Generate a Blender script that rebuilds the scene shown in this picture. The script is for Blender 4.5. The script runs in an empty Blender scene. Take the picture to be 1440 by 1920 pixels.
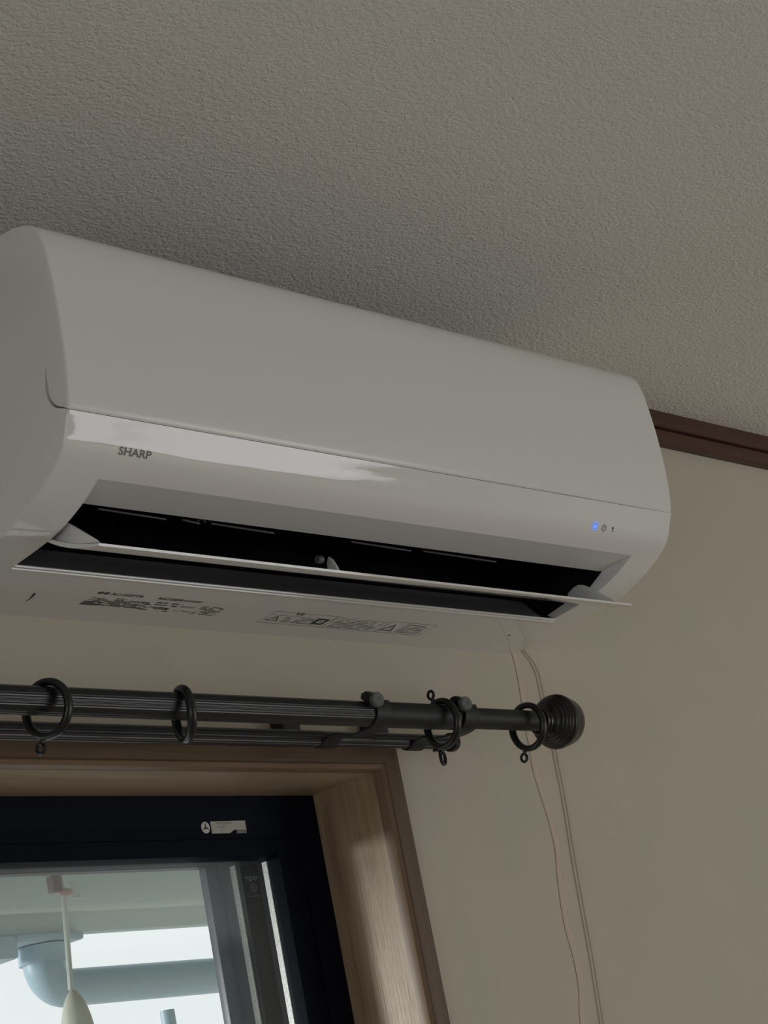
import bpy, bmesh, math, random
import numpy as np
from mathutils import Vector, Matrix

# ---------------------------------------------------------------- camera, world, light, exposure
Z0 = 2.055                        # height of the air conditioner's underside above the floor
scn = bpy.context.scene
COL = scn.collection
cd = bpy.data.cameras.new('camera'); cam = bpy.data.objects.new('camera', cd); COL.objects.link(cam)
cd.sensor_fit = 'VERTICAL'; cd.sensor_height = 24.0; cd.lens = 3866.36 * 24.0 / 1920.0
cd.clip_start = 0.02; cd.clip_end = 200
R = ((0.67398755, -0.71403693, -0.18945197), (0.09941969, 0.34179042, -0.93450256), (0.73202220, 0.61100684, 0.30135182))
M = Matrix(((R[0][0], -R[1][0], -R[2][0]), (R[0][1], -R[1][1], -R[2][1]), (R[0][2], -R[1][2], -R[2][2]))).to_4x4()
M.translation = Vector((-1.75188, -1.32278, -0.50464 + Z0))
cam.matrix_world = M
scn.camera = cam

WORLD_STRENGTH = 0.88
w = bpy.data.worlds.new('overcast_sky'); scn.world = w; w.use_nodes = True
wb = w.node_tree.nodes['Background']
wb.inputs[0].default_value = (0.92, 0.955, 0.96, 1); wb.inputs[1].default_value = WORLD_STRENGTH


def area(name, loc, rot, sx, sy, power, color=(1, 1, 1)):
    l = bpy.data.lights.new(name, 'AREA'); l.shape = 'RECTANGLE'; l.size = sx; l.size_y = sy; l.energy = power; l.color = color
    o = bpy.data.objects.new(name, l); COL.objects.link(o); o.location = (loc[0], loc[1], loc[2] + Z0); o.rotation_euler = rot
    return o


BACK_Y = -3.8
BW = (1.2, 3.56, -2.0, -0.05)      # opening of the garden door in the rear wall: x0, x1, z0, z1
area('rear_door_daylight', ((BW[0] + BW[1]) / 2, BACK_Y + 0.04, (BW[2] + BW[3]) / 2), (math.radians(90), 0, 0), BW[1] - BW[0] - .1, BW[3] - BW[2] - .1, 29, (0.95, 0.965, 1.0))
LW = (-3.2, -0.9, -1.2, -0.1)     # left-wall opening, added to light the unit's left face: y0, y1, z0, z1
area('added_side_fill', (-2.96, (LW[0] + LW[1]) / 2, (LW[2] + LW[3]) / 2), (0, math.radians(-90), 0), LW[3] - LW[2] - .1, LW[1] - LW[0] - .1, 8.5, (0.95, 0.96, 1.0))  # added fill lamp that brightens the unit's left face
sl_ = bpy.data.lights.new('added_jamb_fill', 'SUN'); sl_.energy = 2.3; sl_.angle = math.radians(14); sl_.color = (1, .98, .95)  # added lamp lighting the jamb in place of a bright low sky patch
so = bpy.data.objects.new('added_jamb_fill', sl_); COL.objects.link(so)
so.rotation_euler = Vector((.80, -.58, -.088)).to_track_quat('-Z', 'Y').to_euler()

vs = scn.view_settings
vs.view_transform = 'Standard'; vs.look = 'None'; vs.gamma = 1.0; vs.use_curve_mapping = False; vs.exposure = 0.22
scn.cycles.max_bounces = 12; scn.cycles.diffuse_bounces = 6; scn.cycles.transparent_max_bounces = 16
scn.cycles.sample_clamp_indirect = 6
scn.cycles.use_denoising = True

# ---------------------------------------------------------------- materials


def srgb(r, g, b):
    f = lambda c: c / 12.92 if c <= 0.04045 else ((c + 0.055) / 1.055) ** 2.4
    return (f(r / 255), f(g / 255), f(b / 255), 1)


def mat(name, col, rough=0.5, spec=0.5, metal=0.0, bump=None, var=None, emit=None, coat=0.0):
    """bump = (scale, distance[, xyz stretch]); var = (scale, colour2, stretch)"""
    m = bpy.data.materials.new(name); m.use_nodes = True
    nt = m.node_tree; b = nt.nodes['Principled BSDF']
    b.inputs['Base Color'].default_value = col; b.inputs['Roughness'].default_value = rough
    b.inputs['Specular IOR Level'].default_value = spec; b.inputs['Metallic'].default_value = metal
    b.inputs['Coat Weight'].default_value = coat; b.inputs['Coat Roughness'].default_value = 0.22
    tc = nt.nodes.new('ShaderNodeTexCoord')

    def noise(scale, stretch, detail=3, rgh=.55):
        mp = nt.nodes.new('ShaderNodeMapping'); mp.inputs['Scale'].default_value = stretch
        nt.links.new(tc.outputs['Object'], mp.inputs['Vector'])
        n = nt.nodes.new('ShaderNodeTexNoise'); n.inputs['Scale'].default_value = scale; n.inputs['Detail'].default_value = detail
        n.inputs['Roughness'].default_value = rgh
        nt.links.new(mp.outputs[0], n.inputs['Vector']); return n
    if var:
        n = noise(var[0], var[2], 5)
        cr = nt.nodes.new('ShaderNodeValToRGB'); cr.color_ramp.elements[0].position = .36; cr.color_ramp.elements[1].position = .66
        cr.color_ramp.elements[0].color = col; cr.color_ramp.elements[1].color = var[1]
        nt.links.new(n.outputs['Fac'], cr.inputs[0]); nt.links.new(cr.outputs[0], b.inputs['Base Color'])
    if bump:
        n = noise(bump[0], bump[2] if len(bump) > 2 else (1, 1, 1), 3)
        bp = nt.nodes.new('ShaderNodeBump'); bp.inputs['Strength'].default_value = 1; bp.inputs['Distance'].default_value = bump[1]
        nt.links.new(n.outputs['Fac'], bp.inputs['Height']); nt.links.new(bp.outputs[0], b.inputs['Normal'])
    if emit:
        b.inputs['Emission Color'].default_value = emit[0]; b.inputs['Emission Strength'].default_value = emit[1]
    return m


M_WALL = mat('cream_wallpaper', (.53, .475, .395, 1), .85, .2, bump=(420, .0006, (1, 1, .6)), var=(9, (.50, .47, .385, 1), (1, 1, 1)))
M_CEIL = mat('embossed_ceiling_paper', (.76, .755, .725, 1), .75, .25, bump=(240, .0029))
M_FLOOR = mat('oak_floorboards', (.50, .42, .33, 1), .35, .4, var=(3, (.42, .34, .25, 1), (.3, 6, 1)))
M_CORNICE = mat('dark_brown_cornice_wood', (.085, .036, .022, 1), .45, .4, var=(12, (.06, .026, .017, 1), (.4, 6, 6)))
M_CASE = mat('brown_casing_wood', (.118, .076, .043, 1), .42, .35, var=(14, (.085, .053, .030, 1), (6, 6, .35)), bump=(60, .0003, (6, 6, .35)))
M_CASEH = mat('brown_casing_wood_horizontal', (.118, .076, .043, 1), .42, .35, var=(14, (.085, .053, .030, 1), (.35, 6, 6)), bump=(60, .0003, (.35, 6, 6)))
M_BEAD = mat('casing_bead_wood', (.17, .115, .07, 1), .42, .35, var=(14, (.15, .09, .055, 1), (6, 6, .35)))
M_BEADH = mat('casing_bead_wood_horizontal', (.17, .115, .07, 1), .42, .35, var=(14, (.15, .09, .055, 1), (.35, 6, 6)))
M_JAMB = mat('light_oak_jamb', (.33, .24, .15, 1), .42, .45, var=(16, (.23, .155, .09, 1), (5, 5, .4)), bump=(60, .0007, (5, 5, .3)))
M_JAMBH = mat('light_oak_head_board', (.40, .31, .21, 1), .38, .8, var=(16, (.32, .235, .15, 1), (.4, 5, 5)), bump=(60, .00015, (.3, 5, 5)))
M_NAVY = mat('navy_black_window_frame', (.0035, .005, .011, 1), .6, .07)
M_OUTFR = mat('dark_grey_outer_frame', (.010, .012, .015, 1), .5, .2)
M_AC = mat('white_glossy_plastic', (.74, .74, .73, 1), .045, .55, bump=(6, .0005, (1, 7, 7)))
M_AC2 = mat('white_satin_plastic', (.73, .73, .715, 1), .25, .45)
M_DUCT = mat('black_duct_plastic', (.006, .006, .008, 1), .5, .25)
M_VANE = mat('dark_grey_vane_plastic', (.003, .003, .004, 1), .8, .0)
M_BAR = mat('grey_link_bar_plastic', (.10, .10, .11, 1), .4, .4)
M_DGREY = mat('charcoal_scroll_plastic', (.11, .115, .12, 1), .5, .3)
M_RECESS = mat('grey_outlet_rim_plastic', (.72, .72, .72, 1), .3, .4)
M_INK = mat('grey_print', (.085, .085, .085, 1), .5, .3)
M_LOGO = mat('grey_lettering', (.16, .16, .155, 1), .4, .4)
M_INK2 = mat('faint_grey_print', (.16, .16, .155, 1), .5, .3)
M_INKD = mat('dark_print', (.025, .025, .025, 1), .5, .3)
M_LED = mat('blue_led', (.15, .3, .9, 1), .4, .3, emit=((.16, .33, 1, 1), .75))
M_LEDG = mat('blue_led_halo', (.35, .45, .9, 1), .4, .3, emit=((.28, .35, .85, 1), .22))
M_ROD = mat('black_enamelled_rod', (.010, .012, .016, 1), .30, .5)
M_ROD2 = mat('charcoal_rod_sleeve', (.011, .013, .015, 1), .5, .35)
M_RING = mat('black_ring_metal', (.006, .007, .009, 1), .33, .45)
M_KNOB = mat('dark_grey_knob', (.11, .115, .115, 1), .5, .4)
M_FINIAL = mat('black_finial_plastic', (.010, .010, .010, 1), .28, .5)
M_STICK = mat('silver_sticker', (.42, .42, .38, 1), .5, .4)
M_STICKW = mat('white_round_sticker', (.55, .55, .55, 1), .5, .4)
M_SPACER = mat('aluminium_spacer_bar', (.92, .93, .90, 1), .5, .5, var=(900, (.5, .52, .5, 1), (1, 1, 1)))
M_CORD = mat('clear_beige_cord', (.50, .42, .33, 1), .3, .4)
M_STRIP = mat('flat_beige_strip', (.56, .475, .385, 1), .8, .2)
M_EAVE = mat('grey_green_eave_board', (.49, .56, .57, 1), .7, .2)
M_EAVE2 = mat('pale_eave_moulding', (.60, .67, .66, 1), .7, .2)
M_PIPE = mat('blue_grey_rain_pipe', (.34, .46, .54, 1), .4, .4)
M_PALE = mat('pale_wood_pull', (.52, .53, .46, 1), .6, .3, var=(60, (.42, .42, .35, 1), (1, 1, .2)))
M_STRING = mat('pale_string', (.55, .60, .56, 1), .8, .2)
M_HOOK = mat('faded_orange_hook', (.45, .33, .27, 1), .5, .3)
M_HOOKB = mat('brown_hook_block', (.22, .18, .18, 1), .6, .3)
M_GROUND = mat('pale_concrete_ground', (.75, .75, .72, 1), .9, .2)
M_EYE = mat('glass_print', (.11, .12, .13, 1), .6, .3)


def glass_mat():
    m = bpy.data.materials.new('window_glass'); m.use_nodes = True; nt = m.node_tree; nt.nodes.clear()
    out = nt.nodes.new('ShaderNodeOutputMaterial')
    tr = nt.nodes.new('ShaderNodeBsdfTransparent'); tr.inputs[0].default_value = (.95, .965, .96, 1)
    gl = nt.nodes.new('ShaderNodeBsdfGlossy'); gl.inputs['Roughness'].default_value = 0.0
    df = nt.nodes.new('ShaderNodeBsdfTranslucent'); df.inputs[0].default_value = (.75, .85, .92, 1)
    lw_ = nt.nodes.new('ShaderNodeLayerWeight')          # Schlick reflectance, the same from either side of the thin pane
    pw = nt.nodes.new('ShaderNodeMath'); pw.operation = 'POWER'; pw.inputs[1].default_value = 5
    fr = nt.nodes.new('ShaderNodeMath'); fr.operation = 'MULTIPLY_ADD'; fr.inputs[1].default_value = .9; fr.inputs[2].default_value = .035
    nt.links.new(lw_.outputs['Facing'], pw.inputs[0]); nt.links.new(pw.outputs[0], fr.inputs[0])
    m1 = nt.nodes.new('ShaderNodeMixShader'); m2 = nt.nodes.new('ShaderNodeMixShader')
    tc = nt.nodes.new('ShaderNodeTexCoord'); n = nt.nodes.new('ShaderNodeTexNoise'); n.inputs['Scale'].default_value = 6; n.inputs['Detail'].default_value = 6
    mr = nt.nodes.new('ShaderNodeMapRange'); mr.inputs[3].default_value = .0; mr.inputs[4].default_value = .03
    nt.links.new(tc.outputs['Object'], n.inputs['Vector']); nt.links.new(n.outputs['Fac'], mr.inputs[0])
    nt.links.new(mr.outputs[0], m1.inputs[0]); nt.links.new(tr.outputs[0], m1.inputs[1]); nt.links.new(df.outputs[0], m1.inputs[2])
    nt.links.new(fr.outputs[0], m2.inputs[0]); nt.links.new(m1.outputs[0], m2.inputs[1]); nt.links.new(gl.outputs[0], m2.inputs[2])
    nt.links.new(m2.outputs[0], out.inputs[0]); return m


M_GLASS = glass_mat()

# ---------------------------------------------------------------- object helpers (local frame: z = 0 at the unit's underside)


def place(o, parent=None):
    COL.objects.link(o)
    if parent: o.parent = parent
    return o


def link(name, me, m, parent=None, smooth=30):
    me.materials.append(m)
    if smooth:
        me.polygons.foreach_set('use_smooth', [True] * len(me.polygons))
        bm = bmesh.new(); bm.from_mesh(me); a = math.radians(smooth)
        for e in bm.edges:
            if len(e.link_faces) == 2 and e.calc_face_angle(0) > a: e.smooth = False
        bm.to_mesh(me); bm.free()
    o = bpy.data.objects.new(name, me); place(o, parent)
    if parent is None: o.location.z = Z0
    return o


def mesh(bm, fix=True):
    if fix: bmesh.ops.recalc_face_normals(bm, faces=bm.faces)
    me = bpy.data.meshes.new('m'); bm.to_mesh(me); bm.free(); return me


def root(name, label=None, cat=None, group=None, kind=None, loc=(0, 0, 0)):
    o = bpy.data.objects.new(name, None); COL.objects.link(o); o.empty_display_size = .05
    o.location = (loc[0], loc[1], loc[2] + Z0); tag(o, label, cat, group, kind); return o


def tag(o, label=None, cat=None, group=None, kind=None):
    for k, v in (('label', label), ('category', cat), ('group', group), ('kind', kind)):
        if v: o[k] = v
    return o


def add_box(bm, x0, x1, y0, y1, z0, z1, bev=0.0):
    r = bmesh.ops.create_cube(bm, size=1, matrix=Matrix.Translation(((x0 + x1) / 2, (y0 + y1) / 2, (z0 + z1) / 2)) @ Matrix.Diagonal((x1 - x0, y1 - y0, z1 - z0, 1)))
    if bev:
        es = {e for v in r['verts'] for e in v.link_edges}
        bmesh.ops.bevel(bm, geom=list(es), offset=bev, segments=2, affect='EDGES', profile=.6)


def box(name, x0, x1, y0, y1, z0, z1, m, parent=None, bev=0.0, smooth=30):
    bm = bmesh.new(); add_box(bm, x0, x1, y0, y1, z0, z1, bev); return link(name, mesh(bm), m, parent, smooth)


def offset_loop(P, d):
    """move a closed yz polygon inward by d"""
    P = np.asarray(P, float); n = len(P)
    A = 0.5 * np.sum(P[:, 0] * np.roll(P[:, 1], -1) - np.roll(P[:, 0], -1) * P[:, 1]); s = 1 if A > 0 else -1
    e1 = P - np.roll(P, 1, 0); e2 = np.roll(P, -1, 0) - P
    n1 = np.stack([-e1[:, 1], e1[:, 0]], 1); n2 = np.stack([-e2[:, 1], e2[:, 0]], 1)
    n1 /= np.linalg.norm(n1, axis=1)[:, None] + 1e-12; n2 /= np.linalg.norm(n2, axis=1)[:, None] + 1e-12
    b = n1 + n2; b /= (np.sum(b * n1, 1))[:, None] + 1e-9
    L = np.linalg.norm(b, axis=1); b[L > 2] *= (2 / L[L > 2])[:, None]
    return P + s * d * b


def add_loft(bm, P, secs, closed=True, caps=(True, True), mask=None):
    """extrude a yz profile along x; secs = [(x, inset)]; mask picks the points that are inset"""
    rings = []
    for x, ins in secs:
        Q = offset_loop(P, ins) if ins else P
        if mask is not None: Q = np.where(np.asarray(mask)[:, None], Q, P)
        rings.append([bm.verts.new((x, q[0], q[1])) for q in Q])
    n = len(P)
    for a, b in zip(rings[:-1], rings[1:]):
        for i in range(n if closed else n - 1):
            j = (i + 1) % n; bm.faces.new((a[i], a[j], b[j], b[i]))
    if closed:
        if caps[0]: bm.faces.new(rings[0][::-1])
        if caps[1]: bm.faces.new(rings[-1])


def rsecs(x0, x1, r, left=True, right=True):
    s = []
    if left: s += [(x0 + r * (1 - math.sin(a)), r * (1 - math.cos(a))) for a in (math.pi / 2 * k / 3 for k in (3, 2, 1, 0))][::-1][::-1]
    s = []
    A = [math.pi / 2 * k / 4 for k in range(5)]
    if left: s += [(x0 + r * (1 - math.cos(a)), r * (1 - math.sin(a))) for a in A]
    else: s.append((x0, 0))
    if right: s += [(x1 - r * (1 - math.cos(a)), r * (1 - math.sin(a))) for a in reversed(A)]
    else: s.append((x1, 0))
    return s


def tube_into(bm, pts, r, seg=12, closed=False, caps=True, flat=None):
    """flat=(ra, rb): elliptical section"""
    pts = [Vector(p) for p in pts]; n = len(pts); rings = []
    up = None
    for i, p in enumerate(pts):
        a = pts[(i - 1) % n] if (closed or i > 0) else p; b = pts[(i + 1) % n] if (closed or i < n - 1) else p
        t = (b - a).normalized()
        if up is None:
            up = Vector((1, 0, 0)) if abs(t.x) < .8 else Vector((0, 0, 1))
        u = (up - t * up.dot(t)).normalized(); v = t.cross(u); up = u
        ri = r[i] if isinstance(r, (list, tuple)) else r
        ra, rb = (flat if flat else (ri, ri))
        rings.append([bm.verts.new(p + u * ra * math.cos(2 * math.pi * k / seg) + v * rb * math.sin(2 * math.pi * k / seg)) for k in range(seg)])
    m = n if closed else n - 1
    for i in range(m):
        A, B = rings[i], rings[(i + 1) % n]
        for k in range(seg):
            j = (k + 1) % seg; bm.faces.new((A[k], A[j], B[j], B[k]))
    if not closed and caps:
        bm.faces.new(rings[0][::-1]); bm.faces.new(rings[-1])


def tube(name, pts, r, m, parent=None, seg=12, closed=False, flat=None, smooth=40):
    bm = bmesh.new(); tube_into(bm, pts, r, seg, closed, flat=flat); return link(name, mesh(bm), m, parent, smooth)


def lathe_x(name, prof, c, m, parent=None, seg=40, smooth=35, axis='x'):
    """prof = [(t, r)] along the axis from centre c"""
    bm = bmesh.new(); rings = []
    for t, r in prof:
        ring = []
        for k in range(seg):
            a = 2 * math.pi * k / seg; u, v = r * math.cos(a), r * math.sin(a)
            q = {'x': (t, u, v), 'y': (v, t, u), 'z': (u, v, t)}[axis]
            ring.append(bm.verts.new((c[0] + q[0], c[1] + q[1], c[2] + q[2])))
        rings.append(ring)
    for A, B in zip(rings[:-1], rings[1:]):
        for k in range(seg):
            j = (k + 1) % seg; bm.faces.new((A[k], A[j], B[j], B[k]))
    bm.faces.new(rings[0][::-1]); bm.faces.new(rings[-1])
    return link(name, mesh(bm), m, parent, smooth)


def plate(name, pts, x0, x1, m, parent, bev=0.0006):
    """yz outline extruded in x"""
    bm = bmesh.new(); add_loft(bm, np.array(pts, float), rsecs(x0, x1, bev) if bev else [(x0, 0), (x1, 0)]); return link(name, mesh(bm), m, parent)


def spline(P, k=6):
    P = np.asarray(P, float); out = []
    for i in range(len(P) - 1):
        p0 = P[max(i - 1, 0)]; p1 = P[i]; p2 = P[i + 1]; p3 = P[min(i + 2, len(P) - 1)]
        for t in np.arange(k) / k:
            out.append(.5 * (2 * p1 + (p2 - p0) * t + (2 * p0 - 5 * p1 + 4 * p2 - p3) * t * t + (3 * p1 - p0 - 3 * p2 + p3) * t ** 3))
    out.append(P[-1]); return np.array(out)


# ---------------------------------------------------------------- the room
XL, XR, H = -3.0, 4.2, 0.340
WX0, WX1, WZ0, WZ1 = -1.75, -0.262, -1.20, -0.1347       # window opening of the front wall
T = 0.16


def wall_with_hole(name, y0, y1, hole, m):
    x0, x1, z0, z1 = hole
    bm = bmesh.new()
    for b in ((XL - T, x0, -Z0, H), (x1, XR + T, -Z0, H), (x0, x1, z1, H), (x0, x1, -Z0, z0)):
        add_box(bm, b[0], b[1], y0, y1, b[2], b[3])
    return tag(link(name, mesh(bm), m, None, 0), kind='structure')


wall_with_hole('wall_front', 0, T, (WX0 - .013, WX1 + .013, WZ0 - .013, WZ1 + .013), M_WALL)
wall_with_hole('wall_back', BACK_Y - T, BACK_Y, BW, M_WALL)
bm = bmesh.new()
for b in ((BACK_Y, LW[0], -Z0, H), (LW[1], 0, -Z0, H), (LW[0], LW[1], LW[3], H), (LW[0], LW[1], -Z0, LW[2])): add_box(bm, XL - T, XL, b[0], b[1], b[2], b[3])
tag(link('wall_left', mesh(bm), M_WALL, None, 0), kind='structure')
w3 = root('added_side_window', kind='structure')  # unseen window, added along with the side fill lamp
for (a, b, c, d) in ((LW[0], LW[1], LW[3] - .05, LW[3]), (LW[0], LW[1], LW[2], LW[2] + .05), (LW[0], LW[0] + .05, LW[2] + .05, LW[3] - .05), (LW[1] - .05, LW[1], LW[2] + .05, LW[3] - .05), (-2.08, -2.02, LW[2] + .05, LW[3] - .05)):
    box('window_frame', XL - .1, XL - .04, a, b, c, d, M_NAVY, w3, .002)
box('glass_pane', XL - .072, XL - .068, LW[0] + .05, LW[1] - .05, LW[2] + .05, LW[3] - .05, M_GLASS, w3, smooth=0)
tag(box('wall_right', XR, XR + T, BACK_Y, 0, -Z0, H, M_WALL, smooth=0), kind='structure')
tag(box('floor', XL - T, XR + T, BACK_Y - T, T, -Z0 - .1, -Z0, M_FLOOR, smooth=0), kind='structure')
tag(box('ceiling', XL - T, XR + T, BACK_Y - T, T, H, H + .1, M_CEIL, smooth=0), kind='structure')

# brown cornice along the top of the front wall: an upper fillet, a groove and a lower fillet
tr = root('trim_1', kind='structure')
bm = bmesh.new(); add_loft(bm, np.array([(0, H), (-.013, H), (-.014, H - .002), (-.014, .3195), (-.012, .318), (0, .318)]), [(XL, 0), (XR, 0)])
link('upper_fillet', mesh(bm), M_CORNICE, tr)
bm = bmesh.new(); add_loft(bm, np.array([(0, .3178), (-.006, .3178), (-.007, .316), (-.0115, .314), (-.0125, .312), (-.0125, .2975), (-.010, .2955), (0, .2955)]), [(XL, 0), (XR, 0)])
link('lower_fillet', mesh(bm), M_CORNICE, tr)

# ---------------------------------------------------------------- window over which the unit hangs
win = root('window_1', kind='structure')
CO, CI = 0.0275, 0.0065          # casing: outer offset and where its chamfer starts, both from the opening edge
yF = -0.012


def frame_ring(name_h, name_v, prof, mh, mv, parent, sides='tblr', box_=(WX0, WX1, WZ0, WZ1)):
    """mitred frame members; prof = [(outset, y)] closed outline, outset outward from the opening edge"""
    x0, x1, z0, z1 = box_
    for s in sides:
        bm = bmesh.new(); a = []; b = []
        for o, y in prof:
            if s == 't': a.append((x0 - o, y, z1 + o)); b.append((x1 + o, y, z1 + o))
            if s == 'b': a.append((x0 - o, y, z0 - o)); b.append((x1 + o, y, z0 - o))
            if s == 'l': a.append((x0 - o, y, z0 - o)); b.append((x0 - o, y, z1 + o))
            if s == 'r': a.append((x1 + o, y, z0 - o)); b.append((x1 + o, y, z1 + o))
        A = [bm.verts.new(v) for v in a]; B = [bm.verts.new(v) for v in b]; n = len(A)
        for i in range(n):
            j = (i + 1) % n; bm.faces.new((A[i], A[j], B[j], B[i]))
        bm.faces.new(A[::-1]); bm.faces.new(B)
        link(name_h if s in 'tb' else name_v, mesh(bm), mh if s in 'tb' else mv, parent)


# face casing (dark brown) with a lighter rounded inner lip, then the reveal boards
frame_ring('casing', 'casing', [(CO, 0.0), (CO, yF + .001), (CO - .001, yF), (CI + .001, yF), (CI, yF + .001), (CI, 0.0)], M_CASEH, M_CASE, win)
frame_ring('reveal_board', 'reveal_board', [(.012, .1), (.012, .0012), (0, .0012), (0, .1)], M_JAMBH, M_JAMB, win)
frame_ring('casing_bead', 'casing_bead', [(CI - .0002, .0012), (CI - .0003, -.0112), (CI - .0015, -.0118), (.0015, -.0095), (.0, -.005), (0, .0012)], M_BEADH, M_BEAD, win)
# fixed navy frame and the sash
YW = 0.085
frame_ring('window_frame', 'window_frame', [(0, YW), (0, .19), (-.030, .19), (-.030, YW + .0005), (-.0290, YW)], M_NAVY, M_NAVY, win)
SX0, SX1, SZ0, SZ1 = -1.02, -0.293, -1.17, -0.1652
box('head_cover', WX0 + .03, WX1 - .03, YW, .12, -.1765, -.1647, M_NAVY, win, 0)
frame_ring('sash_frame', 'sash_frame', [(0, .0875), (0, .118), (-.031, .118), (-.031, .0965), (-.0285, .0875)], M_NAVY, M_NAVY, win, box_=(SX0, SX1, SZ0, -.1640))
GX0, GX1, GZ0, GZ1 = SX0 + .031, -.3235, SZ0 + .031, -.1935
g1 = box('glass_pane', GX0 - .004, GX1 + .004, .0985, .1015, GZ0 - .004, GZ1 + .004, M_GLASS, win, smooth=0)
# aluminium spacer between the panes, standing on the right edge of the glass
bm = bmesh.new()
add_box(bm, -.3251, -.3241, .1028, .1095, GZ0, GZ1 - .002)
link('spacer_bar', mesh(bm), M_SPACER, win, 0)
# outer frame seen through the glass: dark stile, a second bright spacer, blue-grey rail
OX = -0.3665
bm = bmesh.new(); add_box(bm, -.337, -.29, .128, .134, -1.17, -.15); link('outer_stile', mesh(bm), M_OUTFR, win)
bm = bmesh.new(); add_box(bm, -.3375, -.3362, .1345, .1445, -1.14, -.1915); link('spacer_bar', mesh(bm), M_SPACER, win, 0)
bm = bmesh.new()
add_box(bm, -.3655, -.30, .146, .156, -1.17, -.15, .001); add_box(bm, -.3480, -.30, .142, .146, -1.17, -.15)
link('outer_stile', mesh(bm), mat('blue_grey_outer_stile', (.07, .085, .105, 1), .35, .45), win)
box('outer_head_rail', -1.74, -.29, .142, .156, -.1905, -.15, M_OUTFR, win, .001)
box('outer_head_rail', -1.74, -.29, .1365, .142, -.1860, -.15, mat('greenish_grey_rail', (.05, .07, .07, 1), .35, .4), win, .0008)
# the other sash, left of the frame of the photograph
frame_ring('sash_frame', 'sash_frame', [(0, .121), (0, .135), (-.031, .135), (-.031, .121)], M_NAVY, M_NAVY, win, box_=(-1.72, -1.0, SZ0, -.1660))
box('glass_pane', -1.69, -1.03, .126, .129, GZ0, -.197, M_GLASS, win, smooth=0)
box('sill_board', WX0, WX1, -.02, YW, WZ0 - .004, WZ0 + .008, M_JAMBH, win, .002)

# rear garden door (behind the camera; lights the room and shows in the unit's gloss)
w2 = root('window_2', kind='structure')
for (a, b, c, d) in ((BW[0], BW[1], BW[3] - .05, BW[3]), (BW[0], BW[1], BW[2], BW[2] + .06), (BW[0], BW[0] + .05, BW[2] + .06, BW[3] - .05), (BW[1] - .05, BW[1], BW[2] + .06, BW[3] - .05), (2.43, 2.49, BW[2] + .06, BW[3] - .05)):
    box('window_frame', a, b, BACK_Y - .1, BACK_Y - .04, c, d, M_NAVY, w2, .002)
box('glass_pane', BW[0] + .05, BW[1] - .05, BACK_Y - .072, BACK_Y - .068, BW[2] + .06, BW[3] - .05, M_GLASS, w2, smooth=0)

# ---------------------------------------------------------------- stickers on the window frame


def flat_poly(name, pts, y, th, m, parent):
    """xz outline standing th proud of the plane y, towards the room"""
    bm = bmesh.new(); A = [bm.verts.new((x, y, z)) for x, z in pts]; B = [bm.verts.new((x, y - th, z)) for x, z in pts]; n = len(pts)
    for i in range(n):
        j = (i + 1) % n; bm.faces.new((A[i], A[j], B[j], B[i]))
    bm.faces.new(A); bm.faces.new(B[::-1]); return link(name, mesh(bm), m, parent, 0)


def text_mesh(s, size, bold=0.0, sx=1.0, spacing=1.0, align='LEFT'):
    c = bpy.data.curves.new('t', 'FONT'); c.body = s; c.size = size; c.offset = bold; c.space_character = spacing; c.align_x = align; c.resolution_u = 3
    o = bpy.data.objects.new('t', c); COL.objects.link(o)
    dg = bpy.context.evaluated_depsgraph_get(); me = bpy.data.meshes.new_from_object(o.evaluated_get(dg))
    bpy.data.objects.remove(o)
    for v in me.vertices: v.co.x *= sx
    return me


def flat_text(name, s, size, x, y, z, m, parent, bold=0.0, sx=1.0):
    me = text_mesh(s, size, bold, sx)
    for v in me.vertices: v.co = (x + v.co.x, y, z + v.co.y)
    return link(name, me, m, parent, 0)


ys = YW - .0001
st = tag(flat_poly('frame_sticker', [(-.4075, -.1597), (-.3621, -.1592), (-.3620, -.1683), (-.3782, -.1681), (-.3842, -.1712), (-.4075, -.1714)], ys, .00025, M_STICK, None),
         'silver rating sticker with a notched lower edge on the navy window frame', 'sticker')
st2 = flat_poly('grey_tab', [(-.3750, -.1685), (-.3621, -.1685), (-.3622, -.1716), (-.3755, -.1716)], ys, .00025, mat('grey_sticker_tab', (.14, .145, .14, 1), .5), st)
yt = YW - .0004
flat_text('printed_text', 'MADO2-0000002', .0028, -.4005, yt, -.1626, M_INK, st, 0, 1.0)
flat_text('printed_text', 'J-4 2-1003', .0026, -.4005, yt, -.1658, M_INK, st)
flat_text('printed_text', '60·1', .0024, -.3960, yt, -.1692, M_INK2, st)
flat_text('printed_text', 'JIS 0001', .0020, -.3735, yt, -.1708, M_STICK, st)
rs = tag(flat_poly('round_sticker', [(-.4146 + .0054 * math.cos(a), -.1655 + .0056 * math.sin(a)) for a in (2 * math.pi * k / 24 for k in range(24))], ys, .00025, M_STICKW, None),
         'small round white sticker with a black emblem beside the rating sticker', 'sticker')
for k in range(3):        # three-armed emblem
    a0 = math.pi / 2 + k * 2 * math.pi / 3; c, s = math.cos(a0), math.sin(a0); L = .0044
    flat_poly('emblem_arm', [(-.4146 + q[0] * c - q[1] * s, -.1655 + q[0] * s + q[1] * c) for q in ((0, -.0009), (L * .8, -.0005), (L, 0), (L * .8, .0005), (0, .0009))], YW - .0004, .0001, M_INKD, rs)
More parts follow.
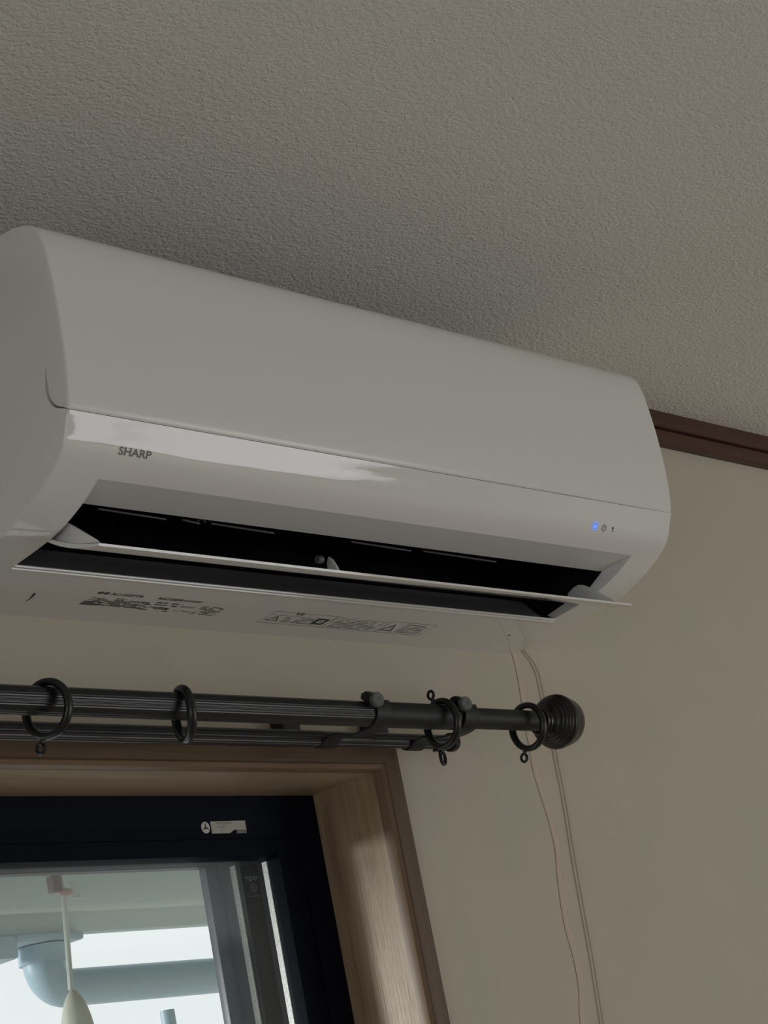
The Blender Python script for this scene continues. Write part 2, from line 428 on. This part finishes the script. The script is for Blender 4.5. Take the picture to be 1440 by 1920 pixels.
# etched mark on the glass
gm = root('glass_mark'); gm.parent = win; gm.location = (0, 0, 0)
gm.name = 'glass_mark'
bm = bmesh.new()
for (a, b, z, h) in ((-.3625, -.3440, -.2125, .0012), (-.3600, -.3460, -.2142, .0008), (-.3570, -.3540, -.2155, .0010)):
    for k in range(8):
        x0 = a + (b - a) * k / 8; add_box(bm, x0, x0 + (b - a) / 8 * .7, .0980, .0982, z, z + h * (1 + .8 * (k % 2)))
add_box(bm, -.3590, -.3440, .0980, .0982, -.2300, -.2296)
link('etched_text', mesh(bm), M_EYE, gm, 0)
bm = bmesh.new(); cx, cz = -.3525, -.2215; R0, R1 = .0042, .0034; n = 28; V = []
for k in range(n):
    a = 2 * math.pi * k / n; V.append((bm.verts.new((cx + R0 * math.cos(a), .0981, cz + R0 * math.sin(a))), bm.verts.new((cx + R1 * math.cos(a), .0981, cz + R1 * math.sin(a)))))
for k in range(n):
    A, B = V[k], V[(k + 1) % n]; bm.faces.new((A[0], B[0], B[1], A[1]))
d1 = [bm.verts.new((cx + q * math.cos(a), .0981, cz + q * math.sin(a))) for q in (.0022, .0011) for a in (0, math.pi / 2, math.pi, 3 * math.pi / 2)]
for k in range(4): bm.faces.new((d1[k], d1[(k + 1) % 4], d1[4 + (k + 1) % 4], d1[4 + k]))
link('etched_emblem', mesh(bm), M_EYE, gm, 0)

# ---------------------------------------------------------------- the air conditioner
W = 0.79
OUT = spline([(0, 0), (-.03, .0008), (-.06, .0025), (-.0965, .0058), (-.125, .0088), (-.150, .0125), (-.170, .0185), (-.190, .0268), (-.2088, .0372), (-.2215, .0467), (-.2286, .0558), (-.2341, .0680), (-.2388, .0795), (-.2418, .0960), (-.2437, .1180), (-.2443, .1400), (-.2440, .1600), (-.2430, .1800), (-.2412, .2010), (-.2390, .2150), (-.2350, .2270), (-.2285, .2350), (-.2190, .2400), (-.2000, .2445), (-.16, .2475), (-.10, .2490), (0, .2500)], 5)
SEAMZ = .0775
arc = np.concatenate([[0], np.cumsum(np.linalg.norm(np.diff(OUT, axis=0), axis=1))])


def nearest(pt):
    return int(np.argmin(np.linalg.norm(OUT - np.array(pt), axis=1)))


def on_surface(x, s, lift):
    y = np.interp(s, arc, OUT[:, 0]); z = np.interp(s, arc, OUT[:, 1])
    y2 = np.interp(s + .001, arc, OUT[:, 0]); z2 = np.interp(s + .001, arc, OUT[:, 1])
    t = np.array([y2 - y, z2 - z]); t /= np.linalg.norm(t); nrm = np.array([-t[1], t[0]])      # outward (down / front)
    if nrm[0] * -1 + nrm[1] * -1 < 0 and z < .1: nrm = -nrm
    return (x, y + nrm[0] * lift, z + nrm[1] * lift)


iA, iB, iS = nearest((-.2088, .0372)), nearest((-.0965, .0058)), nearest((-.2384, SEAMZ))
iT = nearest((-.205, .2437))
XA, XB = -.745, -.046               # outlet opening along x
ac = root('air_conditioner', 'white wall-mounted air conditioner above the curtain rods, open flap', 'air conditioner', loc=(0, 0, 0))
# lower housing: full profile with the cover's seat cut away
gap = .0005
inner = [(-.2384, SEAMZ), (-.2335, .0793), (-.2280, .0815), (-.2240, .0838), (-.2206, .0868), (-.2180, .0912), (-.2167, .0960), (-.2163, .1030), (-.2176, .1100), (-.2202, .1180), (-.2212, .1240), (-.2225, .1500), (-.2225, .1900), (-.2190, .2180), (-.2100, .2340), (-.2050, .2430)]
hous = list(OUT[:iS]) + [tuple(OUT[iS])] + inner[1:] + list(OUT[iT + 1:])
hous = np.array(hous); nA, nB = iB, iA      # vertex indices of B (rear edge) and A (front edge) are the same inside hous
bm = bmesh.new()
hm = [True] * iS + [False] * len(inner) + [True] * len(OUT[iT + 1:])
add_loft(bm, hous, rsecs(-W, XA, .0022, True, False), mask=hm)
add_loft(bm, hous, rsecs(XB, 0, .0022, False, True), mask=hm)
# middle stretch leaves the outlet open
front = hous[nB:]; rear = hous[:nA + 1]
add_loft(bm, front, [(XA, 0), (XB, 0)], closed=False); add_loft(bm, rear, [(XA, 0), (XB, 0)], closed=False)
bmesh.ops.recalc_face_normals(bm, faces=bm.faces)
link('housing', mesh(bm, False), M_AC, ac, 35)
# upper front cover
cov = list(OUT[iS:iT + 1])
cov = [(cov[0][0] + .0007, cov[0][1] + .0008), (cov[0][0] - .0001, cov[0][1] + .0015)] + cov[1:]
innc = [(-.2050, .2430), (-.2100, .2340), (-.2190, .2180), (-.2225, .1900), (-.2225, .1500), (-.2212, .1240), (-.2205, .1180), (-.2200, .1100), (-.2197, .1030), (-.2200, .0960), (-.2212, .0915), (-.2240, .0868), (-.2285, .0829), (-.2337, .0803)]
cov = np.array([tuple(c) for c in cov] + [c for c in innc])
bm = bmesh.new(); add_loft(bm, cov, rsecs(-W, 0, .0022), mask=[False] + [True] * (len(cov) - len(innc) - 2) + [False] * (len(innc) + 1))
link('front_cover', mesh(bm), M_AC2, ac, 35)
# outlet rim: light deflector lip on top and light cheeks at the two ends
A2, B2 = OUT[iA], OUT[iB]
bm = bmesh.new(); add_loft(bm, np.array([tuple(A2), (-.170, .0338), (-.168, .0338), (-.168, .040), (-.2088, .0415)]), [(XA, 0), (XB, 0)]); link('deflector_lip', mesh(bm), M_RECESS, ac)
# cheeks follow the opening, 9 mm deep
opening = [tuple(q) for q in OUT[iB:iA + 1]]
deep = [(-.170, .0338), (-.1500, .0225), (-.1200, .0180), (-.0900, .0120)]
cheek = np.array(opening + deep)
for xx, sgn in ((XA, 1), (XB, -1)):
    bm = bmesh.new(); add_loft(bm, cheek, sorted([(xx + sgn * .0002, 0), (xx + sgn * .0009, 0)])); link('outlet_cheek', mesh(bm), M_RECESS, ac)
# black duct behind
duct = [(-.170, .0339), (-.150, .060), (-.115, .100), (-.080, .120), (-.055, .110), (-.050, .080), (-.060, .050), (-.0750, .0280), (-.0880, .0135), tuple(B2 + np.array([.004, .002]))]
bm = bmesh.new(); add_loft(bm, np.array(duct), [(XA + .0002, 0), (XB - .0002, 0)], closed=False)
for x in (XA + .00005, XB - .00005):
    vs_ = [bm.verts.new((x, q[0], q[1])) for q in ([tuple(A2)] + duct)]; bm.faces.new(vs_)
link('air_duct', mesh(bm, False), M_DUCT, ac, 0)
bm = bmesh.new(); add_loft(bm, np.array([(-.0965, .0070), (-.0890, .0150), (-.0770, .0300), (-.0765, .0290), (-.0880, .0125), (-.0935, .0063)]), [(XA + .001, 0), (XB - .022, 0)]); link('scroll_edge', mesh(bm), M_DGREY, ac)
# double ridge along the rear edge of the outlet
for (y, z, r_, xe) in ((-.0972, .0050, .0012, 0), (-.0925, .0045, .0012, .004)):
    tube('outlet_ridge', [(XA - .001, y, z), (XB + xe, y, z)], r_, M_AC, ac, 8)
# vanes in the throat and the bars that link them
for k in range(24):
    x = XA + .03 + k * (XB - XA - .06) / 23
    plate('vane', [(-.139, .048), (-.105, .090), (-.085, .085), (-.095, .050), (-.120, .036)], x - .0006, x + .0006, M_VANE, ac, 0)
for (a, b) in ((-.688, -.615), (-.596, -.577), (-.563, -.489), (-.389, -.308), (-.289, -.181)):
    tube('link_bar', [(a, -.1400, .0440), (b, -.1400, .0425)], .0010, M_BAR, ac, 8)
tube('link_clip', [(-.5800, -.141, .0440), (-.5735, -.141, .0475), (-.5705, -.141, .0435)], .0009, M_BAR, ac, 6)
# flap: a thin curved blade seen edge-on, with its end brackets and its middle support
f0, f1 = np.array([-.1955, -.0118]), np.array([-.1300, .0172]); d = f1 - f0; nn = np.array([d[1], -d[0]]); nn /= np.linalg.norm(nn)
ts = np.linspace(0, 1, 13)
low = [f0 + d * t + nn * (.0046 * math.sin(math.pi * t) ** .8 + .0006) for t in ts]; upp = [f0 + d * t + nn * (.0030 * math.sin(math.pi * t) - .0014) for t in ts]
flap = root('flap'); flap.parent = ac; flap.location = (0, 0, 0)
bm = bmesh.new(); add_loft(bm, np.array([tuple(q) for q in low] + [tuple(q) for q in upp[::-1]]), rsecs(-.743, -.0475, .0006)); link('blade', mesh(bm), M_AC, flap)
for xa, xb in ((-.7345, -.7315), (-.0600, -.0570)):
    plate('bracket', [(-.1860, -.0055), (-.1835, -.0025), (-.1560, .0205), (-.1510, .0240), (-.1455, .0260), (-.1390, .0255), (-.1300, .0215), (-.1290, .0160), (-.16, .0015)], xa, xb, M_AC2, flap, .0008)
plate('support_tab', [(-.1450, .0090), (-.1440, .0150), (-.1400, .0240), (-.1360, .0280), (-.1330, .0240), (-.1320, .0150)], -.4200, -.4170, M_AC2, flap, .0008)
lathe_x('pivot_pin', [(0, .0001), (0, .003), (.0009, .0038), (.006, .0038), (.006, .0001)], (-.4420, -.142, .0215), M_BAR, ac, 16)
plate('flap_support_arm', [(-.14, .020), (-.135, .026), (-.10, .060), (-.09, .055), (-.125, .018)], -.4080, -.4060, M_VANE, ac, 0)
# screw holes underneath
lathe_x('screw_hole', [(0, .0001), (0, .0013), (.0006, .0013), (.0006, .0001)], (-.0660, -.0498, .0013), M_INKD, ac, 12, axis='z')
sl = root('snap_latch'); sl.parent = ac; sl.location = (0, 0, 0)
bm = bmesh.new(); tube_into(bm, [(-.6869, -.0331, .0007), (-.6863, -.0382, .0009), (-.6886, -.0453, .0012), (-.6905, -.0500, .0016)], [.0001, .0003, .0006, .0011], 8); link('latch_edge', mesh(bm), M_INKD, sl)


def wrap(me, x, s, lift=.00015, shear=0.0):
    for v in me.vertices:
        u, t = v.co.x, v.co.y
        v.co = on_surface(x + u + shear * t, s + t, lift)
    return me


def surf_text(s_, size, x, y, m, bold=0.0, sx=1.0, name='printed_text', spacing=1.0):
    sarc = arc[nearest(y)]
    return link(name, wrap(text_mesh(s_, size, bold, sx, spacing), x, sarc), m, ac, 0)


def surf_bars(name, rects, m, lift=.00012):
    """rects = (x0, x1, s0, s1) on the curved skin"""
    bm = bmesh.new()
    for x0, x1, s0, s1 in rects:
        bm.faces.new([bm.verts.new(on_surface(a, b, lift)) for a, b in ((x0, s0), (x1, s0), (x1, s1), (x0, s1))])
    o = link(name, mesh(bm, False), m, ac, 0)
    if len(rects) > 4: o['kind'] = 'stuff'
    return o


surf_text('SHARP', .0088, -.7365, (-.2260, .0522), M_LOGO, .00028, 1.26, 'brand_lettering')
# indicator lamps
sL = arc[nearest((-.2263, .0535))]


def surf_disc(name, x, s, rx, rs, m, lift, ring=0.0):
    bm = bmesh.new(); n = 28
    O = [bm.verts.new(on_surface(x + rx * math.cos(2 * math.pi * k / n), s + rs * math.sin(2 * math.pi * k / n), lift)) for k in range(n)]
    if ring:
        I = [bm.verts.new(on_surface(x + rx * ring * math.cos(2 * math.pi * k / n), s + rs * ring * math.sin(2 * math.pi * k / n), lift)) for k in range(n)]
        for k in range(n):
            j = (k + 1) % n; bm.faces.new((O[k], O[j], I[j], I[k]))
    else: bm.faces.new(O)
    return link(name, mesh(bm, False), m, ac, 0)


surf_disc('power_lamp_halo', -.1262, sL + .0004, .0050, .0052, M_LEDG, .00010)
surf_disc('power_lamp', -.1262, sL + .0004, .0034, .0038, M_LED, .00018)
surf_disc('power_symbol', -.1262, sL + .0002, .0026, .0029, M_INK, .00024, .78)
surf_bars('power_symbol_stroke', [(-.1265, -.1259, sL + .0010, sL + .0036)], M_INK, .00026)
surf_disc('timer_symbol', -.1118, sL - .0002, .0036, .0034, M_INKD, .00015, .80)
surf_bars('timer_hand', [(-.1121, -.1115, sL - .0005, sL + .0020), (-.1134, -.1116, sL - .0008, sL - .0002)], M_INKD)
surf_disc('fan_symbol', -.0975, sL + .0010, .0014, .0013, M_INKD, .00015)
surf_bars('fan_symbol', [(-.0978, -.0970, sL - .0018, sL + .0010), (-.0976, -.0950, sL - .0026, sL - .0018)], M_INKD)

# rating print on the underside (rows run along x)
sb = lambda y: float(np.interp(-y, -OUT[:40, 0], arc[:40]))
rows = []
random.seed(4)


def row(x0, x1, y, h, dens=.75, wmin=.002, wmax=.007):
    x = x0; r = []
    while x < x1:
        w_ = random.uniform(wmin, wmax)
        if random.random() < dens: r.append((x, min(x + w_, x1), sb(y) - h / 2, sb(y) + h / 2))
        x += w_ + .0007
    return r


surf_text('●● AC-255FTB', .0066, -.6330, (-.0590, .0028), M_INK, .0002, 1.12)
r = row(-.6050, -.5920, -.0540, .0012)
for k, y in enumerate((-.0515, -.0495, -.0475, -.0455, -.0435, -.0415, -.0395, -.0378)): r += row(-.6310, -.5660 + .003 * (k % 3), y, .0014, .80)
surf_bars('printed_table', r, M_INK)
r = []
for k, y in enumerate((-.0370, -.0392, -.0414, -.0436)): r += row(-.6330, -.6130, y, .0018, .88)
surf_bars('printed_block', r, M_INK)
surf_text('RAC-25DR', .0058, -.5640, (-.0590, .0028), M_INK, .00025, 1.05)
surf_text('SHP-0400/MY', .0050, -.5350, (-.0592, .0028), M_INK, .0001, .8)
r = []
for x0, x1, y in ((-.559, -.546, -.0535), (-.541, -.533, -.0530), (-.558, -.544, -.0490), (-.538, -.531, -.0485), (-.559, -.536, -.0430), (-.557, -.534, -.0405), (-.566, -.557, -.0370), (-.551, -.533, -.0365)): r += row(x0, x1, y, .0022, .92)
surf_bars('printed_table', r, M_INK)
surf_text('株式会社', .0048, -.5280, (-.0455, .0018), M_INK2, 0, .9)
r = row(-.5290, -.5060, -.0395, .0012, .9); surf_bars('printed_rule', r, M_INK2)
r = []
for k in range(7): r += row(-.5040, -.4770, -.0365 - k * .0028, .0017, .72, .0015, .0045)      # dense table at the end of the plate
surf_bars('printed_block', r, M_INK)
# warning panel
X0, X1 = -.4160, -.1900; S0, S1 = sb(-.0300), sb(-.0580); lw = .0006
def rect_lines(x0, x1, s0, s1): return [(x0, x1, s0, s0 + lw), (x0, x1, s1 - lw, s1), (x0, x0 + lw, s0, s1), (x1 - lw, x1, s0, s1)]
r = rect_lines(X0, -.3320, S0, S1) + rect_lines(-.3320, -.2560, S0, sb(-.0545)) + rect_lines(-.2560, X1, S0, S1) + [(X0, -.3320, sb(-.0500), sb(-.0494))]
surf_bars('warning_panel_outline', r, M_INK2)


def tri(x, y0, y1, hw):
    s0, s1 = sb(y0), sb(y1); bm = bmesh.new()
    P_ = [(x - hw, s0), (x + hw, s0), (x, s1)]; c = (x, (2 * s0 + s1) / 3); Q = [(c[0] + (a - c[0]) * .68, c[1] + (b - c[1]) * .68) for a, b in P_]
    A = [bm.verts.new(on_surface(a, b, .00015)) for a, b in P_]; B = [bm.verts.new(on_surface(a, b, .00015)) for a, b in Q]
    for k in range(3): bm.faces.new((A[k], A[(k + 1) % 3], B[(k + 1) % 3], B[k]))
    link('warning_triangle', mesh(bm, False), M_INK, ac, 0)
    surf_bars('warning_stroke', [(x - .0005, x + .0005, s0 + (s1 - s0) * .3, s0 + (s1 - s0) * .62)], M_INK)


tri(-.4040, -.0360, -.0480, .0085); tri(-.2450, -.0350, -.0520, .0095)
surf_text('警告', .0055, -.3880, (-.0510, .0022), M_INK, .00015)
r = []
for y in (-.046, -.0425, -.039, -.0355): r += row(-.3920, -.3480, y, .0016, .85)
for y in (-.051, -.0475, -.044, -.0405, -.037, -.0335): r += row(-.3260, -.2620, y, .0015, .8)
for y in (-.0535, -.050, -.046, -.042, -.038, -.0345): r += row(-.2300, -.1960, y, .0016, .85)
surf_bars('warning_text', r, M_INK2)
s0, s1 = sb(-.0360), sb(-.0500)
surf_bars('socket_symbol_frame', [(-.3520, -.3510 + .0030, s0, s1), (-.3400, -.3365, s0, s1), (-.3520, -.3365, s0, s0 + .0032), (-.3520, -.3365, s1 - .0032, s1)], M_INKD, .0002)
surf_bars('socket_symbol', [(-.3455, -.3425, (s0 + s1) / 2 - .0012, (s0 + s1) / 2 + .0012)], M_INKD, .0002)

# ---------------------------------------------------------------- double curtain rod
FY, FZ, FR = -.120, -.1138, .0115           # front rod axis and radius
BY, BZ, BR = -.055, -.1182, .0072           # rear rail
XLFT = -1.86


def ribbed(name, x0, x1, y, z, r, m, parent, ribs=(), depth=.0005):
    """tube with fine ribs: ribs = list of angles (deg, 0 = towards the room, 90 = down)"""
    seg = 144; bm = bmesh.new(); A, B = [], []
    for k in range(seg):
        a = 2 * math.pi * k / seg; rr = r
        for c in ribs:
            dd = (math.degrees(a) - c + 180) % 360 - 180
            if abs(dd) < 4.2: rr += depth * math.cos(math.pi / 2 * dd / 4.2)
        q = (y - rr * math.cos(a), z - rr * math.sin(a)); A.append(bm.verts.new((x0, *q))); B.append(bm.verts.new((x1, *q)))
    for k in range(seg):
        j = (k + 1) % seg; bm.faces.new((A[k], A[j], B[j], B[k]))
    bm.faces.new(A[::-1]); bm.faces.new(B); return link(name, mesh(bm), m, parent, 50)


rod = root('curtain_rod', 'black ribbed front curtain rod with a turned knob finial', 'curtain rod', loc=(0, 0, 0))
XS, XE = -.3930, -.2720                     # sleeve from the ribbed tube to the thin tube
ribbed('outer_tube', XLFT, XS, FY, FZ, FR, M_ROD, rod, [-14, -4, 6, 16, 26, 36, 62, 74, 86])
ribbed('sleeve', XS, XE, FY, FZ, FR + .0003, M_ROD2, rod)
ribbed('inner_tube', XE, -.138, FY, FZ, FR - .0014, M_ROD2, rod)
fin = [(0, .0100), (.000, .0130), (.003, .0136), (.0045, .0130), (.0055, .0150)]
for k in range(5):
    t = .0060 + k * .0030; rr = (.0172, .0205, .0230, .0250, .0264)[k]
    fin += [(t, rr - .0008), (t + .0006, rr), (t + .0020, rr + .0006), (t + .0024, rr - .0010)]
fin += [(.0212, .0272), (.0240, .0275), (.0262, .0266), (.0330, .0253), (.0400, .0232), (.0440, .0203), (.0466, .0155), (.0482, .0092), (.0488, .0002)]
lathe_x('finial', fin, (-.1370, FY, FZ), M_FINIAL, rod, 56)
lathe_x('collar', [(0, .0112), (0, .0128), (.001, .0134), (.004, .0134), (.005, .0128), (.005, .0112)], (-.1430, FY, FZ), M_FINIAL, rod, 40)

rail = root('curtain_rail', 'thinner black rear curtain rail along the top of the wooden casing', 'curtain rail', loc=(0, 0, 0))
ribbed('outer_tube', XLFT, -.3870, BY, BZ, BR + .0004, M_ROD, rail, [20, 45, 60, 75, 100], .0005)
ribbed('inner_tube', -.3870, -.2040, BY, BZ, BR, M_ROD, rail, [55, 75])
lathe_x('end_cap', [(0, .0086), (.001, .0094), (.006, .0094), (.008, .0086), (.0095, .0060), (.010, .0002)], (-.2060, BY, BZ), M_RING, rail, 28)


def bracket(x, label):
    b = root('rod_bracket', label, 'bracket', loc=(x, 0, 0)); hw = .0100
    bm = bmesh.new(); add_box(bm, -.0105, .0105, -.005, 0, -.112, -.074, .0012); link('wall_plate', mesh(bm), M_RING, b)
    bm = bmesh.new(); add_box(bm, -.0165, .0060, -.022, -.005, -.1050, -.0890, .0010); link('clamp_block', mesh(bm), M_RING, b)
    # arm: cups under the rear rail and under the front rod
    path = [(-.004, -.100), (-.022, -.103), (-.036, -.108), (-.0450, -.1205), (-.055, -.1266), (-.066, -.1212), (-.078, -.1205), (-.095, -.1260), (-.108, -.1272), (-.120, -.1266), (-.1272, -.1242), (-.1322, -.1180), (-.1330, -.1110), (-.1310, -.1040)]
    P_ = spline(path, 4); th = .0010; up = []; dn = []
    for i in range(len(P_)):
        t = P_[min(i + 1, len(P_) - 1)] - P_[max(i - 1, 0)]; t /= np.linalg.norm(t); n_ = np.array([-t[1], t[0]]); up.append(tuple(P_[i] + n_ * th)); dn.append(tuple(P_[i] - n_ * th))
    plate('arm', up + dn[::-1], -hw, hw, M_ROD2, b, .0004)
    # clamp screw tab and the grey thumb knob at the front
    plate('screw_tab', [(-.1310, -.1130), (-.1345, -.1110), (-.1360, -.1060), (-.1355, -.0990), (-.1310, -.0960), (-.1255, -.0965), (-.1235, -.1010), (-.1290, -.1060)], -.0185, -.0095, M_RING, b, .001)
    kn = lathe_x('thumb_knob', [(0, .0002), (0, .0062), (.0010, .0068), (.0048, .0068), (.0058, .0060), (.0058, .0018), (.0050, .0012), (.0050, .0001)], (0, 0, 0), M_KNOB, b, 28)
    kn.rotation_euler = (0, 0, math.radians(-96)); kn.location = (-.0135, -.1358, -.1060)
    return b


bracket(-.3810, 'curtain rod bracket at the middle of the rods, left grey thumb knob')
bracket(-.2590, 'curtain rod bracket near the rail end, right grey thumb knob')


def ring(x, rotz, tilt, label, eye_up=False, dz=0.0, eye_rot=0.0, lean=0.0, dy=0.0):
    """ring hanging on the front rod; rotz turns it about the vertical, tilt rolls its eyelet round the hoop"""
    rin, ro = .0180, .0241; rc = (rin + ro) / 2
    top = FZ + FR + .0002
    cz = top - rin + dz
    o = root('curtain_ring', label, 'curtain ring', 'curtain rings on the front rod', loc=(x, FY + dy, cz))
    pts = [(0, rc * math.sin(a), rc * math.cos(a)) for a in (2 * math.pi * k / 56 for k in range(56))]
    tube('hoop', pts, .003, M_RING, o, 12, True, flat=(.0041, .0031))
    a = math.radians(tilt); u = Vector((0, math.sin(a), -math.cos(a))); v = Vector((math.sin(math.radians(eye_rot)), math.cos(math.radians(eye_rot)) * math.cos(a), math.cos(math.radians(eye_rot)) * math.sin(a)))
    ey = root('eyelet'); ey.parent = o; ey.location = (0, 0, 0)
    neck = [u * (ro - .001), u * (ro + .0015), u * (ro + .0028)]
    tube('neck', neck, [.0022, .0019, .0024], M_RING, ey, 10)
    c = u * (ro + .0066); re = .0038
    tube('eye', [c + (u * math.cos(t) + v * math.sin(t)) * re for t in (2 * math.pi * k / 24 for k in range(24))], .0014, M_RING, ey, 8, True)
    # fold the two eyelet meshes under the ring directly
    for ch in list(ey.children): ch.parent = o
    bpy.data.objects.remove(ey)
    o.rotation_euler = (math.radians(lean), 0, math.radians(rotz))
    return o


ring(-.7530, 12, 22, 'black curtain ring nearest the left end, seen wide open')
ring(-.6125, -24, 112, 'black curtain ring turned almost edge-on left of the brackets')
ring(-.2890, -6, 166, 'black curtain ring beside the right thumb knob, its eyelet pointing up', lean=0)
ring(-.1610, -5, 26, 'black curtain ring touching the finial at the rod end')

# glider hanging from the end of the rear rail
gl_ = root('rail_glider', 'black plastic loop glider hanging under the right end of the rear rail', 'glider', loc=(-.2195, BY, BZ - BR))
bm = bmesh.new(); add_box(bm, -.0085, .0040, -.004, .004, -.0020, .0005, .0006); link('slider', mesh(bm), M_RING, gl_)
tube('loop', [(math.sin(t) * .0033, 0, -.0085 - math.cos(t) * (.0068)) for t in (2 * math.pi * k / 28 for k in range(28))], .0017, M_RING, gl_, 8, True)

# ---------------------------------------------------------------- cord and flat strip on the wall
path = spline([(.012, .010), (.020, .001), (.029, -.010), (.0335, -.024), (.0335, -.045), (.0335, -.075), (.0335, -.104), (.0325, -.122), (.0310, -.163), (.0255, -.221), (.0215, -.278), (.0180, -.334), (.0115, -.400), (.006, -.47), (.004, -.7), (.004, -1.3)], 4)
cd_ = tag(tube('cord', [(q[0], -.0035, q[1]) for q in path], 0.0011, M_CORD, None, 10), 'thin translucent beige cord hanging down the wall from the unit\'s corner', 'cord')
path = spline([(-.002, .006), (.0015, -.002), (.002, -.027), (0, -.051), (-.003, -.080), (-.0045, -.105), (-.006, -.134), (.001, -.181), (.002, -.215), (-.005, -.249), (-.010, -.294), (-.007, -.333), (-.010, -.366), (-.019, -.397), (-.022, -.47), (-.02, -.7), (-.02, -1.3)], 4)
bm = bmesh.new(); tube_into(bm, [(q[0], -.0006, q[1]) for q in path], .002, 10, flat=(.0042, .0007))  # thin flat strip, slightly pinker than the wallpaper
cb = tag(link('strip', mesh(bm), M_STRIP, None, 40), 'flat wall-coloured cable running wavily down the wall left of the thin cord', 'strip')

# ---------------------------------------------------------------- outdoors
ev = root('eave', 'grey-green eave boards of the house seen through the top of the window', 'eave', loc=(0, 0, 0))
box('soffit', -2.6, 2.0, .20, .80, -.045, -.030, M_EAVE, ev, .001)
box('inner_fascia', -2.6, 2.0, .80, .815, -.092, -.030, M_EAVE, ev, .002)
box('moulding', -2.6, 2.0, .806, .825, -.100, -.088, M_EAVE2, ev, .002)
box('outer_fascia', -2.6, 2.0, .815, .835, -.127, -.030, M_EAVE, ev, .002)
gt = root('rain_gutter', 'blue-grey rain gutter under the eave at the left', 'gutter', loc=(0, 0, 0))
box('trough', -1.2, -.090, .80, .86, -.158, -.1275, M_PIPE, gt, .006)
box('trough_end', -.092, .018, .80, .86, -.1385, -.1275, M_PIPE, gt, .004)
pp = root('rain_pipe', 'blue-grey rain pipe with an elbow running right across the window view', 'pipe', loc=(0, 0, 0))
PX, PY, PZ = -.0300, .83, -.1955
elbow = [(PX, PY, -.1392), (PX, PY, -.155)] + [(PX + .030 * (1 - math.cos(a)), PY, -.1655 - .030 * math.sin(a)) for a in (math.pi / 2 * k / 8 for k in range(9))]
tube('elbow', elbow, [.028, .028] + [.028 - .0004 * k for k in range(9)], M_PIPE, pp, 28)
tube('pipe', [(PX + .028, PY, PZ), (2.0, PY, PZ - .008)], .0242, M_PIPE, pp, 28)
lathe_x('collar', [(0, .029), (0, .0325), (.0222, .0325), (.0222, .029)], (PX, PY, -.162), M_PIPE, pp, 28, axis='z')
pl = tag(tube('laundry_pole', [(.140, .80, -.241), (.148, .80, -1.9)], .0100, M_PIPE, None, 20), 'grey pole end standing upright in the bright sky below the pipe', 'pole')
# hanging pull under the eave
hp = root('hanging_pull', 'pale oval wooden pull on a string hanging outside the glass', 'hanging pull', loc=(0, 0, 0))
tube('string', [(-.2520, .50, -.046), (-.2545, .50, -.10), (-.2530, .50, -.140), (-.2580, .50, -.200), (-.2620, .50, -.246)], .0032, M_STRING, hp, 8)
bm = bmesh.new(); bmesh.ops.create_icosphere(bm, subdivisions=2, radius=.009, matrix=Matrix.Translation((-.2500, .50, -.137)) @ Matrix.Diagonal((1.1, .7, .6, 1))); link('hook', mesh(bm), M_HOOK, hp)
box('hook_block', -.2700, -.2560, .495, .507, -.137, -.117, M_HOOKB, hp, .003)
bm = bmesh.new(); add_loft(bm, np.array([(.499, -.1440), (.501, -.1440), (.501, -.1240), (.499, -.1240)]), [(-.2400, 0), (-.2300, 0)]); link('tag', mesh(bm), M_STRING, hp)
lathe_x('wooden_pull', [(0, .0004), (-.0015, .003), (-.004, .0056), (-.008, .0085), (-.014, .0115), (-.022, .0142), (-.032, .0166), (-.045, .0186), (-.060, .0198), (-.075, .0196), (-.090, .0178), (-.103, .0140), (-.112, .0085), (-.116, .0004)], (-.2600, .50, -.2450), M_PALE, hp, 36, axis='z')
gr = tag(box('ground', -30, 30, .5, 40, -Z0 - .5, -Z0 - .4, M_GROUND, smooth=0), kind='structure')
